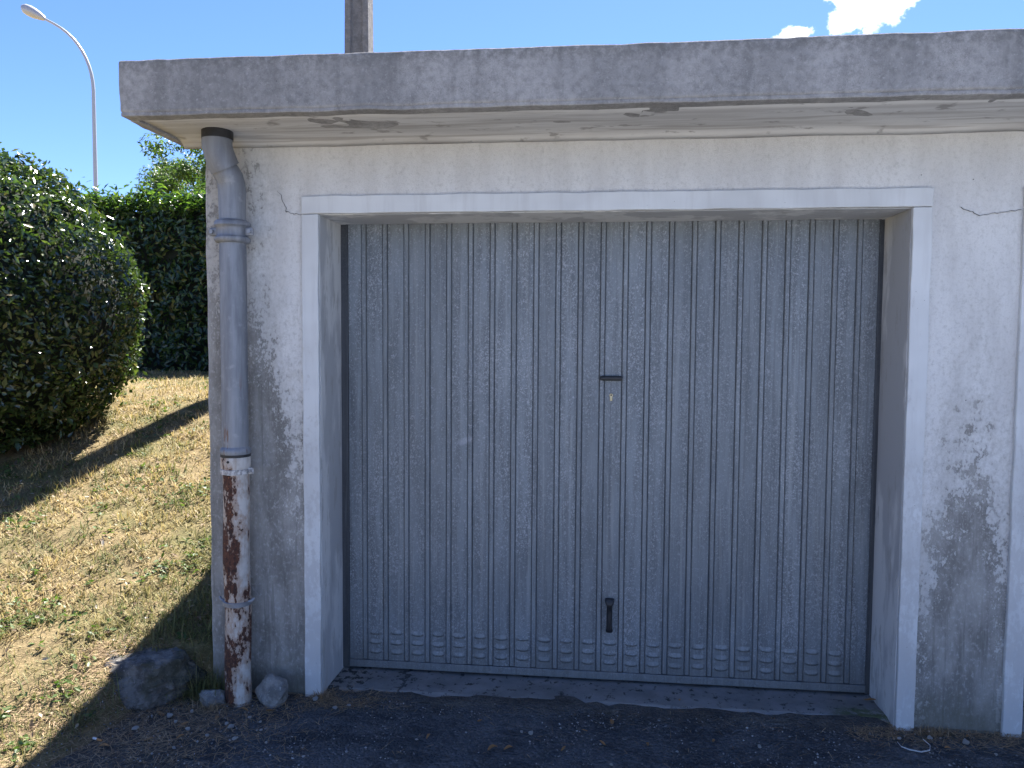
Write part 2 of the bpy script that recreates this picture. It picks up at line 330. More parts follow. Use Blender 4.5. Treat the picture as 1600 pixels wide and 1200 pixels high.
def mat_soil():
    m, N = material('dry_soil_and_thatch')
    P = N.n('ShaderNodeNewGeometry').outputs['Position']
    big = N.noise(P, 1.6, 4); mid = N.noise(P, 14, 6, .7); fine = N.noise(N.scale(P, (1, 2.5, 1)), 60, 5, .7)
    c = N.mix(N.rng(mid, .35, .65), (.22, .165, .085), (.13, .098, .05)); c = N.mix(N.rng(fine, .5, .65), c, (.33, .25, .135)); c = N.mix(N.m('MULTIPLY', N.rng(big, .5, .65), .5), c, (.10, .11, .04))
    finish(N, c, .95, N.bump(N.m('ADD', mid, N.m('MULTIPLY', fine, .5)), .7, .02), spec=.15); return m

def mat_leafy(name, cols, trans=.3, rough=.35, spec=.5, patch=None, tcol=None):
    """leaf or blade: every face island has its own tone, with some light coming through"""
    m, N = material(name)
    g = N.n('ShaderNodeNewGeometry'); r = g.outputs['Random Per Island']; P = g.outputs['Position']
    ramp = N.n('ShaderNodeValToRGB', {'Fac': r}); cr = ramp.color_ramp
    while len(cr.elements) < len(cols): cr.elements.new(.5)
    for e, (p, c) in zip(cr.elements, cols): e.position = p; e.color = (*c, 1)
    c = ramp.outputs[0]
    if patch: c = N.mix(N.m('MULTIPLY', N.m('MAXIMUM', N.rng(N.noise(P, patch[0], 4, .6), .46, .60), N.rng(N.n('ShaderNodeSeparateXYZ', {0: P}).outputs[0], -2.7, -1.95, 0, .85)), patch[2]), c, N.mix(r, patch[1], tuple(x*.55 for x in patch[1])))
    b = N.n('ShaderNodeBsdfPrincipled', {'Base Color': c, 'Roughness': rough, 'Specular IOR Level': spec})
    t = N.n('ShaderNodeBsdfTranslucent', {'Color': N.mix(1.0, c, tcol or (1.3, 1.5, .6), 'MULTIPLY')})
    mx = N.n('ShaderNodeMixShader', {0: trans, 1: b.outputs[0], 2: t.outputs[0]}); N.n('ShaderNodeOutputMaterial', {'Surface': mx.outputs[0]}); return m

def mat_plain(name, c, rough=.6, metal=0.0, var=.15, ns=30, spec=.4):
    m, N = material(name); P = N.n('ShaderNodeNewGeometry').outputs['Position']; n = N.noise(P, ns, 5, .65)
    finish(N, N.mix(N.rng(n, .35, .65), tuple(x*(1+var) for x in c), tuple(x*(1-var) for x in c)), rough, N.bump(n, .2, .003), metal=metal, spec=spec); return m

def mat_rock(name, a, b, moss=.0):
    m, N = material(name); tc = N.n('ShaderNodeTexCoord').outputs['Object']
    n = N.noise(tc, 14, 7, .7); f = N.noise(tc, 70, 5, .7); v = N.noise(tc, 6, 3)
    c = N.mix(N.rng(n, .38, .62), a, b); c = N.mix(N.m('MULTIPLY', N.rng(f, .56, .7), .6), c, tuple(min(1, x*1.7) for x in a)); c = N.mix(N.m('MULTIPLY', N.rng(v, .48, .6), moss), c, (.055, .06, .03))
    finish(N, c, .92, N.bump(N.m('ADD', n, N.m('MULTIPLY', f, .5)), 1.0, .02), spec=.2); return m

M = dict(wall=mat_wall(), trim=mat_trim(), reveal=mat_reveal(), slab=mat_slab(), soffit=mat_soffit(),
         door=mat_galv('galvanised_sheet', (.19, .212, .232), (.40, .42, .45)), rib=mat_galv('galvanised_rib', (.20, .222, .242), (.40, .42, .45), .8),
         jamb=mat_galv('steel_jamb', (.085, .092, .105), (.16, .165, .17), .6), groove=mat_plain('dark_gap', (.05, .053, .06), .8),
         zinc=mat_zinc(), rust=mat_rust(), asphalt=mat_asphalt(), threshold=mat_threshold(), soil=mat_soil(),
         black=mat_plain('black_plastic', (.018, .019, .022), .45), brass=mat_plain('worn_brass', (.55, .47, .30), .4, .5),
         strap=mat_plain('galvanised_strap', (.26, .275, .30), .5, .4), dirtyw=mat_plain('chipped_white_clamp', (.45, .44, .43), .6, 0, .45, 60),
         pole=mat_rock('cast_concrete', (.30, .285, .27), (.22, .21, .20)), lampm=mat_plain('grey_lamp_metal', (.50, .50, .50), .4, .2, .05), lens=mat_plain('lamp_bowl', (.62, .61, .56), .25, 0, .04),
         rock=mat_rock('lichen_rock', (.21, .195, .175), (.08, .074, .068), .45), chunk=mat_rock('cement_chunk', (.32, .31, .29), (.18, .175, .165)), pebble=mat_rock('pale_pebble', (.72, .70, .67), (.55, .54, .51)),
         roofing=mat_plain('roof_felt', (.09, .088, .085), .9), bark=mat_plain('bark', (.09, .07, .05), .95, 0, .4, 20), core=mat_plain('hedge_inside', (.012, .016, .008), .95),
         inside=mat_plain('bare_block', (.3, .29, .28), .9), plastic=mat_plain('white_plastic', (.6, .61, .6), .4), filt=mat_plain('filter_orange', (.42, .2, .07), .8), paper=mat_plain('paper_white', (.7, .69, .66), .8), crack=mat_plain('crack_shadow', (.10, .095, .09), .95))
M['bush'] = mat_leafy('privet_leaf', [(0, (.024, .042, .014)), (.5, (.048, .074, .024)), (.85, (.08, .12, .034)), (.95, (.13, .16, .05)), (1, (.21, .17, .08))], .30, .22, .8)
M['hedge'] = mat_leafy('laurel_leaf', [(0, (.022, .045, .014)), (.5, (.045, .085, .022)), (.85, (.085, .14, .032)), (1, (.17, .22, .05))], .45, .24, .7)
M['tree'] = mat_leafy('tree_leaf', [(0, (.05, .085, .028)), (.6, (.09, .14, .04)), (1, (.15, .20, .06))], .4, .45, .4)
M['grass'] = mat_leafy('mown_grass', [(0, (.26, .18, .085)), (.25, (.50, .385, .20)), (.6, (.56, .44, .24)), (.8, (.36, .28, .13)), (.9, (.17, .17, .06)), (1, (.11, .14, .045))], .3, .65, .3, (4.2, (.13, .17, .05), .82), (1.1, 1.1, .85))
M['straw'] = mat_leafy('dry_straw', [(0, (.26, .17, .10)), (.5, (.46, .34, .21)), (1, (.17, .11, .07))], .1, .8, .2)
M['weed'] = mat_leafy('weed_leaf', [(0, (.05, .09, .02)), (1, (.12, .17, .05))], .3, .5, .4)
M['litter'] = mat_leafy('litter_leaf', [(0, (.10, .07, .045)), (.5, (.22, .15, .09)), (.8, (.38, .30, .20)), (1, (.45, .40, .33))], .1, .7, .3)
M['grit'] = mat_leafy('grit_stone', [(0, (.06, .06, .062)), (.6, (.14, .138, .135)), (.9, (.28, .275, .265)), (1, (.5, .49, .47))], .0, .85, .3)
M['dryleaf'] = mat_leafy('dry_leaf', [(0, (.40, .22, .09)), (.5, (.30, .15, .06)), (1, (.46, .32, .16))], .15, .7, .3)

# ---------------------------------------------------------------- terrain
def sst(a, b, x):
    t = np.clip((x-a)/(b-a), 0, 1); return t*t*(3-2*t)
def H(x, y):
    """height of the lawn bank: level with the yard in front, climbing beside the garage, flat by the hedge"""
    x = np.asarray(x, float); y = np.asarray(y, float)
    s = 0.19 + 0.27*y
    s = np.where(s < 0.03, 0.03*np.exp((s-0.03)/0.08), s)                      # soft foot
    s = np.where(s > 0.95, 0.95+0.2*(1-np.exp(-(s-0.95)/0.2)), s)                # soft crest
    f = sst(-0.12, 0.05, y); e0 = -1.86*(1-f) + -1.60*f; e1 = -2.10*(1-f) + -1.71*f
    b = sst(e0, e1, x)
    back = sst(5.5, 5.95, y)
    return np.maximum(b, back)*(s+0.03) - 0.03
def axis(parts):
    a = [np.arange(p, q, st) for p, q, st in parts]; return np.concatenate(a + [np.array([parts[-1][1]])])
gx = axis([(-600, -60, 60), (-60, -12, 4), (-12, -5, .4), (-5, -2.4, .09), (-2.4, -1.4, .04), (-1.4, 6, .4), (6, 60, 6), (60, 600, 60)])
gy = axis([(-600, -60, 60), (-60, -4, 4), (-4, -1.2, .3), (-1.2, 1.0, .045), (1.0, 6.6, .09), (6.6, 12, .6), (12, 60, 6), (60, 600, 60)])
GX, GY = np.meshgrid(gx, gy, indexing='ij')
near = (np.abs(GX+4) < 7) & (np.abs(GY-2) < 6) & (GX < -1.72)
GZ = H(GX, GY)
bumpf = np.vectorize(lambda a, b: 0.020*fbm(a, b, 0, 1.6) + 0.010*fbm(a, b, 3, 6))
GZ = GZ + np.where(near, bumpf(GX, GY)*sst(0.0, .12, GZ), 0)
nx, ny = GX.shape; ii = np.arange(nx*ny).reshape(nx, ny)
a, b, c, d = ii[:-1, :-1].ravel(), ii[1:, :-1].ravel(), ii[1:, 1:].ravel(), ii[:-1, 1:].ravel()
gme = mk_np('ground', np.stack([GX.ravel(), GY.ravel(), GZ.ravel()], 1), np.concatenate([np.stack([a, b, c], 1), np.stack([a, c, d], 1)]), M['soil'], True)
tag(link('ground', gme), kind='structure')

# yard of old asphalt, ragged where it meets the lawn and the walls
ax = axis([(-2.6, 2.4, .05), (2.4, 6, .3), (6, 30, 4)]); ay = axis([(-30, -4, 2), (-4, -1.2, .2), (-1.2, .07, .0318)])
AX, AY = np.meshgrid(ax, ay, indexing='ij')
hv = np.vectorize(lambda a, b: 0.006*fbm(a, b, 7, 1.1) + 0.0035*fbm(a, b, 9, 9))
AZ = hv(AX, AY) - 0.002 + .012*sst(-.10, .03, AY)*(np.abs(AX) < 1.19)
AY2 = AY + np.where(AY > -.02, np.vectorize(lambda a: .06*fbm(a, 0, 5, 2.0) + .05*fbm(a, 2, 5, 9) + .03*fbm(a, 4, 5, 28) + .012)(AX) - .02, 0)
nx, ny = AX.shape; ii = np.arange(nx*ny).reshape(nx, ny)
a, b, c, d = ii[:-1, :-1].ravel(), ii[1:, :-1].ravel(), ii[1:, 1:].ravel(), ii[:-1, 1:].ravel()
ame = mk_np('asphalt_yard', np.stack([AX.ravel(), AY2.ravel(), AZ.ravel()], 1), np.concatenate([np.stack([a, b, c], 1), np.stack([a, c, d], 1)]), M['asphalt'], True)
tag(link('asphalt_yard', ame), kind='structure')

# unseen pale concrete lane, added behind the camera to bounce sun onto the front
MB().grid_box(-1.9, 30, -9.5, -2.35, -.02, .012, .6, .004, .8).build('bounce_lane', mat_plain('bounce_lane_concrete', (.365, .385, .41), .9, 0, .15, 3), None, bevel=.004)['kind'] = 'structure'

# ---------------------------------------------------------------- garage
XL, ZI, ZO, ZS, ZT, DEP = -1.7032, 2.0887, 2.1625, 2.40, 2.6059, 5.9
XO, XR = 1.2707, 1.605; BAY = XR + XO                      # second bay centre
XEND = BAY + 1.70
garage = tag(empty('garage', (0, 0, 0)), 'low flat-roofed garage with flaking white walls and grey ribbed metal doors', 'garage')
J = dict(step=.06, jit=.0035, js=2.2)
# front wall: piers and lintel butt together, the rest closes the shell
def front_wall():
    xs = np.unique(np.concatenate([np.linspace(p, q, max(2, int((q-p)/.05)+1)) for p, q in ((XL, -1.2), (-1.2, 1.2), (1.2, BAY-1.2), (BAY-1.2, BAY+1.2), (BAY+1.2, XEND))]).round(5))
    zs = np.unique(np.concatenate([np.linspace(-.05, ZI, 42), np.linspace(ZI, ZS, 8)]).round(5)); idx = {}; vs = []; fs = []
    def vid(i, k, back):
        if (i, k, back) not in idx:
            x, z = xs[i], zs[k]; j = 0 if back else 1; edge = .006*fbm(0, 3, z, 5)*j if i == 0 else 0
            idx[(i, k, back)] = len(vs); vs.append((x+edge, .34 if back else .0035*fbm(x, 0, z, 2.2), z))
        return idx[(i, k, back)]
    solid = lambda i, k: 0 <= i < len(xs)-1 and 0 <= k < len(zs)-1 and not (zs[k] < ZI-1e-3 and any(c-1.2-1e-3 < xs[i] < c+1.2-1e-3 for c in (0, BAY)))
    for i in range(len(xs)-1):
        for k in range(len(zs)-1):
            if not solid(i, k): continue
            for bk in (False, True): fs.append((vid(i, k, bk), vid(i+1, k, bk), vid(i+1, k+1, bk), vid(i, k+1, bk)))
            if not solid(i-1, k): fs.append((vid(i, k, False), vid(i, k+1, False), vid(i, k+1, True), vid(i, k, True)))
            if not solid(i+1, k): fs.append((vid(i+1, k, False), vid(i+1, k+1, False), vid(i+1, k+1, True), vid(i+1, k, True)))
            if not solid(i, k-1): fs.append((vid(i, k, False), vid(i+1, k, False), vid(i+1, k, True), vid(i, k, True)))
            if not solid(i, k+1): fs.append((vid(i, k+1, False), vid(i+1, k+1, False), vid(i+1, k+1, True), vid(i, k+1, True)))
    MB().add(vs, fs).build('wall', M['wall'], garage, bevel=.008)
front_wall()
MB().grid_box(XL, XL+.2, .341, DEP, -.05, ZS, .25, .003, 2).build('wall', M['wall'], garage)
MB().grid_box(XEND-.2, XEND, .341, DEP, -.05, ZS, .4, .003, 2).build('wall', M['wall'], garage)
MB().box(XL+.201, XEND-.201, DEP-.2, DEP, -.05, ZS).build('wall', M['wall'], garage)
MB().box(XL+.201, XEND-.201, .35, DEP-.201, -.02, .0).build('garage_floor', M['inside'], garage)
# rendered reveals inside each opening, thin skins over the wall ends
for cx in (0, BAY):
    MB().grid_box(cx-1.2, cx-1.196, .002, .335, -.02, ZI, .06, .0012, 4).build('reveal', M['reveal'], garage)
    MB().grid_box(cx+1.196, cx+1.2, .002, .335, -.02, ZI, .06, .0012, 4).build('reveal', M['reveal'], garage)
    MB().grid_box(cx-1.195, cx+1.195, .002, .335, ZI-.004, ZI-.0005, .06, .0012, 4).build('reveal', M['reveal'], garage)
# raised white surround of each opening: two jambs and a head
PR = .016
for cx in (0, BAY):
    for s in (-1, 1):
        xa, xb = sorted((cx+s*1.198, cx+s*XO))
        MB().grid_box(xa, xb, -PR, .003, -.03 if s < 0 else -.035, ZI-.002, .03, .0028, 6).build('door_surround', M['trim'], garage, bevel=.004)
    MB().grid_box(cx-XO-.001, cx+XO+.001, -PR-.001, .003, ZI, ZO, .03, .0028, 6).build('door_surround', M['trim'], garage, bevel=.004)
# roof: front eave beam with a dropped lip, then the slab behind, flush with the side wall
def wob(p, x, y, z):
    q = Vector(p)
    if z > ZT-.03: q.z += .003*fbm(x, y, 0, 1.5) + .0025*fbm(x, y, 1, 14) + (.005 if x > .62 else 0)
    if z < ZS+.03: q.z += .006*fbm(x, y, 4, 3.2)
    if x < -1.8: q.x += .010*fbm(0, y*2, z, 6)
    return q
roof = MB().grid_box(-1.833, XEND+.13, -.40, .05, ZS+.008, ZT, .04, .0025, 5, wob).build('roof_slab', M['slab'], garage, bevel=.012, seg=3)
MB().grid_box(XL, XEND, .0515, DEP, ZS+.002, ZT-.004, .3, .003, 2).build('roof_slab', M['slab'], garage)
MB().grid_box(XL+.01, XEND-.01, .12, DEP-.05, ZT-.003, ZT+.004, .5).build('roof_covering', M['roofing'], roof)
MB().grid_box(-1.826, XEND+.12, -.397, -.335, ZS-.004, ZS+.012, .03, .004, 5).build('drip_edge', M['slab'], roof, bevel=.004)
MB().grid_box(-1.829, -1.79, -.334, .046, ZS-.006, ZS+.012, .025, .006, 8).build('drip_edge', M['slab'], roof, bevel=.004)
# soffit skin curving down into the wall head
v = []; f = []; xs = np.arange(-1.792, XEND+.1, .06); prof = [(-.336, .006), (-.25, .005), (-.15, .003), (-.07, -.001), (-.03, -.006), (-.012, -.014), (-.003, -.03)]
for x in xs:
    for (py, pz) in prof: v.append((x, py, ZS+pz+.004*fbm(x, py*3, 2, 3)))
    v += [(x, -.003, ZS+.012), (x, -.336, ZS+.012)]
k = len(prof)+2
for i in range(len(xs)-1):
    for j in range(k): f.append((i*k+j, i*k+(j+1) % k, (i+1)*k+(j+1) % k, (i+1)*k+j))
f += [tuple(range(k)), tuple((len(xs)-1)*k+j for j in range(k))]
link('soffit', mk('soffit', v, f, M['soffit'], True), roof)
# thresholds
for cx in (0, BAY):
    def th(p, x, y, z):
        q = Vector(p)
        if z > 0:
            q.z = .010 - .004*max(0, min(1, (y-.12)/.1)) + .003*fbm(x, y, 0, 9)
            if y < .06: q.z -= .020*(1-max(0, (y-.005))/.055); q.y += .012*fbm(x, 0, 0, 5) + .006*fbm(x, 0, 0, 25)
        return q
    MB().grid_box(cx-1.195, cx+1.195, .005, .42, -.03, .012, .03, 0, 1, th).build('threshold', M['threshold'], garage)
# hairline cracks in the render
def crack(pts, wd=.0009):
    mb = MB(); pv = []
    for i, (x, z) in enumerate(pts):
        t = wd*(1-.6*i/len(pts)); pv += [(x-t*.3, -.0045, z-t), (x+t*.3, -.0045, z+t), (x, .002, z)]
    fs = []
    for i in range(len(pts)-1): a = 3*i; fs += [(a, a+3, a+4, a+1), (a, a+2, a+5, a+3), (a+1, a+4, a+5, a+2)]
    mb.add(pv, fs).build('crack', M['crack'], garage)
def walk(p0, p1, n, amp, seed):
    rr = random.Random(seed); return [(p0[0]+(p1[0]-p0[0])*i/n+rr.uniform(-amp, amp), p0[1]+(p1[1]-p0[1])*i/n+rr.uniform(-amp, amp)) for i in range(n+1)]
crack(walk((-1.272, 2.085), (-1.345, 2.10), 9, .004, 1)); crack(walk((-1.335, 2.095), (-1.375, 2.19), 10, .005, 2)); crack(walk((1.60, 2.075), (1.45, 2.055), 12, .003, 3)); crack(walk((1.45, 2.055), (1.38, 2.085), 7, .003, 4), .0006)

# up-and-over door: pressed sheet panels between narrow raised ribs
PITCH = .0989; RIB0 = -1.083; RW = .0105; GAP = .002; LX0, LX1, LZ0, LZ1 = -1.158, 1.172, .022, ZI+.02; DY = .262
rm = MB()                                                     # shared rib mesh, local x centre, trapezoid section
zr0, zr1 = .062, LZ1
prof = [(-RW, .006), (-RW, 0), (-RW*.72, -.005), (RW*.72, -.005), (RW, 0), (RW, .006)]
rm.add([(x, y, z) for z in (zr0, zr1) for (x, y) in prof], [(i, (i+1) % 6, 6+(i+1) % 6, 6+i) for i in range(6)] + [tuple(range(6)), tuple(range(6, 12))])
rib_me = mk('rib', rm.v, rm.f, M['rib'])
def panel_mesh(w):
    # shallow pressed sheet with rolled long edges
    pr = [(-w/2, .006), (-w/2, .0015), (-w/2+.003, 0), (-w/6, -.0008), (w/6, -.0008), (w/2-.003, 0), (w/2, .0015), (w/2, .006)]
    n = len(pr); zs = (zr0-.004, .7, 1.4, LZ1)
    vs = [(x, y, z) for z in zs for (x, y) in pr]; fs = [(k*n+i, k*n+(i+1) % n, (k+1)*n+(i+1) % n, (k+1)*n+i) for k in range(3) for i in range(n)]
    fs += [tuple(range(n)), tuple(3*n+i for i in range(n))]
    return mk('panel', vs, fs, M['door'], False)
PWID = PITCH-2*RW-2*GAP
pan_me = panel_mesh(PWID)
edge_w = RIB0-RW-GAP-LX0; edge_me = panel_mesh(edge_w); edge_w2 = LX1-(RIB0+22*PITCH+RW+GAP); edge2_me = panel_mesh(edge_w2)
# louvre: pressed hood, swelling downwards and ending in a curved lip
lv = []; lf = []; nu, nv = 8, 4; LW, LH = .030, .030
for j in range(nv+1):
    for i in range(nu+1):
        u = -1+2*i/nu; t = j/nv; e = math.sqrt(max(0, 1-u*u))
        lv.append((u*LW, .0012-.0085*(t**1.4)*e**.8, LH*(1-t) - .006*e*t))
for i in range(nu+1):
    u = -1+2*i/nu; lv.append((u*LW*.98, .004, .0035-.004*math.sqrt(max(0, 1-u*u))))
for j in range(nv+1):
    for i in range(nu): k = j*(nu+1)+i; lf.append((k, k+1, k+nu+2, k+nu+1))
louv_me = mk('louvre', lv, lf, M['rib'], True)
def build_door(cx, full=True):
    d = empty('door', (cx, DY, .02), garage)
    MB().box(cx+LX0, cx+LX1, DY+.0065, DY+.02, LZ0, LZ1).build('door_backing', M['groove'], d)
    MB().grid_box(cx+LX0, cx+LX1, DY-.006, DY+.006, LZ0, zr0-.006, .06, .001, 5).build('bottom_rail', M['rib'], d, bevel=.002)
    for s in (-1, 1):
        xa, xb = sorted((cx+s*1.1955, cx+(LX0-.012 if s < 0 else LX1+.010)))
        MB().box(xa, xb, DY+.012, DY+.05, .01, ZI+.01).build('door_jamb', M['jamb'], d)
        xa, xb = sorted((cx+(LX0-.003 if s < 0 else LX1+.002), cx+(LX0-.011 if s < 0 else LX1+.009)))
        MB().box(xa, xb, DY+.004, DY+.05, .012, ZI+.01).build('door_jamb', M['jamb'], d)
    for i in range(23): link('rib', rib_me, d, (cx+RIB0+i*PITCH, DY, 0))
    for i in range(22):
        x = cx+RIB0+(i+.5)*PITCH; link('panel', pan_me, d, (x, DY, 0))
        for z in (.190, .143, .098): link('louvre', louv_me, d, (x+.002*math.sin(i*7.1), DY, z-.003+.0015*math.sin(i*3.3+z*90)))
    link('panel', edge_me, d, (cx+LX0+edge_w/2, DY, 0)); link('panel', edge2_me, d, (cx+LX1-edge_w2/2, DY, 0))
    # lock bar, key plate and the black pull
    MB().box(cx-.004, cx+.096, DY-.022, DY-.004, 1.384, 1.405).build('lock_handle', M['black'], d, bevel=.007, seg=3)
    kp = MB().tube([(cx+.047, DY+.001, 1.318), (cx+.047, DY-.005, 1.318)], .008, 16); kp.box(cx+.0415, cx+.0525, DY-.006, DY, 1.293, 1.318)
    kp.build('key_plate', M['brass'], d, bevel=.0015)
    MB().tube([(cx+.047, DY-.0052, 1.319), (cx+.047, DY-.0066, 1.319)], .0035, 12).build('keyhole', M['black'], d)
    hv = []; prof = [(.400, .020, .030), (.392, .021, .036), (.378, .018, .038), (.372, .0125, .034), (.33, .0125, .036), (.29, .0125, .036), (.266, .013, .034), (.258, .0165, .032), (.250, .015, .026), (.246, .010, .02)]
    n = 12; mb = MB(); vs = []
    for (z, hw, pr) in prof:
        for k in range(n):
            th = 2*math.pi*k/n; vs.append((cx+.052+hw*math.copysign(abs(math.cos(th))**.6, math.cos(th)), DY-.004-pr/2+pr/2*math.copysign(abs(math.sin(th))**.6, math.sin(th)), z))
    fs = [(i*n+k, i*n+(k+1) % n, (i+1)*n+(k+1) % n, (i+1)*n+k) for i in range(len(prof)-1) for k in range(n)] + [tuple(range(n)), tuple((len(prof)-1)*n+k for k in range(n))]
    mb.add(vs, fs).build('pull_handle', M['black'], d, smooth=True)
    return d
build_door(0); build_door(BAY)

# ---------------------------------------------------------------- downpipe on the left pier
PX, PY, PRAD = -1.537, -.092, .054
dp = tag(empty('downpipe', (PX, PY, 0)), 'zinc downpipe with rusty flaking white lower half on the left garage pier', 'downpipe')
ob = MB().tube([(-1.572, -.142, ZS+.012), (-1.572, -.142, ZS-.03)], .062, 24).build('outlet', M['black'], dp, smooth=True)
MB().tube([(-1.574, -.142, ZS-.012), (-1.574, -.141, 2.345), (-1.568, -.138, 2.315), (-1.556, -.126, 2.272), (-1.551, -.120, 2.258)], [.060, .060, .060, .0605, .061], 28, True, .012).build('elbow', M['zinc'], dp, smooth=True)
MB().tube([(-1.562, -.124, 2.268), (-1.55, -.115, 2.245), (-1.541, -.104, 2.225), (PX-.001, -.095, 2.20), (PX, PY, 2.17), (PX, PY, 2.13)], [.050, .054, .055, .0555, .0555, .0545], 28, True, .010).build('elbow', M['zinc'], dp, smooth=True)
MB().tube([(PX, PY, z) for z in np.linspace(2.16, 1.085, 14)], PRAD, 32, True, .008).build('zinc_pipe', M['zinc'], dp, smooth=True)
# upper collar: two rolled rings with a band and bolted ears
def ring(z0, prof, name, mat, n=32): return MB().tube([(PX, PY, z0+dz) for dz, r in prof], [r for dz, r in prof], n).build(name, mat, dp, smooth=True)
c1 = ring(1.955, [(0, .056), (.003, .067), (.012, .073), (.022, .072), (.028, .065), (.034, .063), (.060, .063), (.065, .066), (.072, .073), (.084, .073), (.092, .066), (.096, .056)], 'collar', M['zinc'])
for s in (-1, 1):
    e = MB().box(PX+s*.058 if s > 0 else PX-.094, PX+.094 if s > 0 else PX-.058, PY-.018, PY+.004, 1.985, 2.021).build('collar_ear', M['zinc'], c1, bevel=.008, seg=3)
    MB().tube([(PX+s*.082, PY-.017, 2.003), (PX+s*.082, PY-.027, 2.003)], .009, 6).build('bolt', M['strap'], c1)
ring(1.071, [(0, .0535), (.002, .0605), (.010, .0635), (.022, .0625), (.028, .058), (.034, .054)], 'joint_ring', M['zinc']); ring(1.060, [(0, .0575), (.002, .0618), (.012, .0618), (.0145, .0575)], 'joint_shadow_ring', M['black'])  # black ring stands in for the shadow line under the joint ring
s1 = ring(1.0, [(0, .056), (.004, .0595), (.03, .061), (.058, .061), (.062, .0605), (.066, .0575)], 'socket', M['rust'])
MB().tube([(PX-.004, PY-.058, 1.045), (PX-.004, PY-.064, 1.045)], .0055, 10).build('screw', M['black'], s1)
k1 = ring(.988, [(0, .056), (.002, .0625), (.022, .0635), (.024, .056)], 'clamp', M['dirtyw'])
MB().box(PX+.052, PX+.082, PY-.012, PY+.0, .988, 1.016).build('clamp_ear', M['dirtyw'], k1, bevel=.006, seg=3)
MB().tube([(PX+.070, PY-.011, 1.002), (PX+.070, PY-.019, 1.002)], .006, 6).build('bolt', M['strap'], k1)
MB().box(PX-.008, PX+.008, PY+.05, .004, .994, 1.010).build('wall_bracket', M['strap'], k1)
MB().tube([(PX+.003*math.sin(i), PY, z) for i, z in enumerate(np.linspace(1.01, -.02, 14))], .0545, 32, True, .012).build('iron_pipe', M['rust'], dp, smooth=True)
k2 = ring(.424, [(0, .055), (.002, .0595), (.020, .0605), (.022, .056)], 'clamp', M['strap'])
for s in (-1, 1): MB().tube([(PX+s*.055, PY-.012, .440), (PX+s*.070, PY-.010, .446), (PX+s*.078, PY-.004, .456)], [.008, .007, .005], 8).build('clamp_ear', M['strap'], k2, smooth=True)
MB().box(PX-.008, PX+.008, PY+.05, .004, .426, .442).build('wall_bracket', M['strap'], k2)
for zz in (2.0,): MB().box(PX-.008, PX+.008, PY+.05, .004, zz-.008, zz+.008).build('wall_bracket', M['strap'], dp)

# ---------------------------------------------------------------- pole and street lamp behind
def Hs(x, y): return float(H(x, y))
PXc, PYc = -2.755, 5.6; pz = Hs(PXc, PYc)
up_ = tag(empty('utility_pole', (PXc, PYc, pz)), 'tall grey concrete utility pole rising behind the garage roof', 'pole')
mb = MB(); hw0, hw1, hd0, hd1, ph = .165, .10, .13, .085, 9.5
sec = [(-1, -1), (-.52, -1), (-.42, -.55), (.42, -.55), (.52, -1), (1, -1), (1, 1), (.52, 1), (.42, .55), (-.42, .55), (-.52, 1), (-1, 1)]
lev = [-.3, .6, 1.2, 2, 3, 4, 5, 6, 7, 8, ph]
vs = []
for z in lev:
    t = max(0, z)/ph; hw = hw0+(hw1-hw0)*t; hd = hd0+(hd1-hd0)*t
    for (sx, sy) in sec: vs.append((PXc+sx*hw, PYc+sy*hd, pz+z))
n = len(sec); fs = [(i*n+k, i*n+(k+1) % n, (i+1)*n+(k+1) % n, (i+1)*n+k) for i in range(len(lev)-1) for k in range(n)] + [tuple(range(n)), tuple((len(lev)-1)*n+k for k in range(n))]
mb.add(vs, fs).build('shaft', M['pole'], up_, bevel=.01)

LXp, LYp = -15.85, 20.0; lz = Hs(LXp, LYp)
lamp = tag(empty('street_lamp', (LXp, LYp, lz)), 'tall slim street lamp with curved arm beyond the hedge', 'street lamp')
MB().tube([(LXp, LYp, lz-.2), (LXp, LYp, lz+.9), (LXp, LYp, lz+1.0), (LXp, LYp, 5.5), (LXp, LYp, 9.38)], [.12, .12, .085, .068, .055], 16).build('post', M['lampm'], lamp, smooth=True)
arc = [(LXp, LYp, 9.38)]
for i in range(1, 11):
    t = i/10*R(62); Rr = 2.4; arc.append((LXp-Rr*(1-math.cos(t))*1.0, LYp, 9.38+Rr*math.sin(t)*1.0))
tx, tz = -math.sin(R(62)), math.cos(R(62)); e = arc[-1]; arc.append((e[0]+tx*.35, LYp, e[2]+tz*.35))
MB().tube(arc, [.055-.02*i/len(arc) for i in range(len(arc))], 12).build('arm', M['lampm'], lamp, smooth=True)
e = arc[-1]; hd = MB(); pts = []; rr = []
for i, (t, r) in enumerate([(0, .05), (.06, .085), (.2, .12), (.4, .155), (.6, .165), (.75, .14), (.84, .09), (.88, .03)]): pts.append((e[0]+tx*t, LYp, e[2]+tz*t)); rr.append(r)
head = hd.tube(pts, rr, 18).build('lamp_head', M['lampm'], lamp, smooth=True)
pts = [(p[0]-tz*.05, p[1], p[2]+tx*.05) for p in pts[2:7]]
MB().tube(pts, [.07, .115, .125, .105, .05], 16).build('lamp_bowl', M['lens'], head, smooth=True)

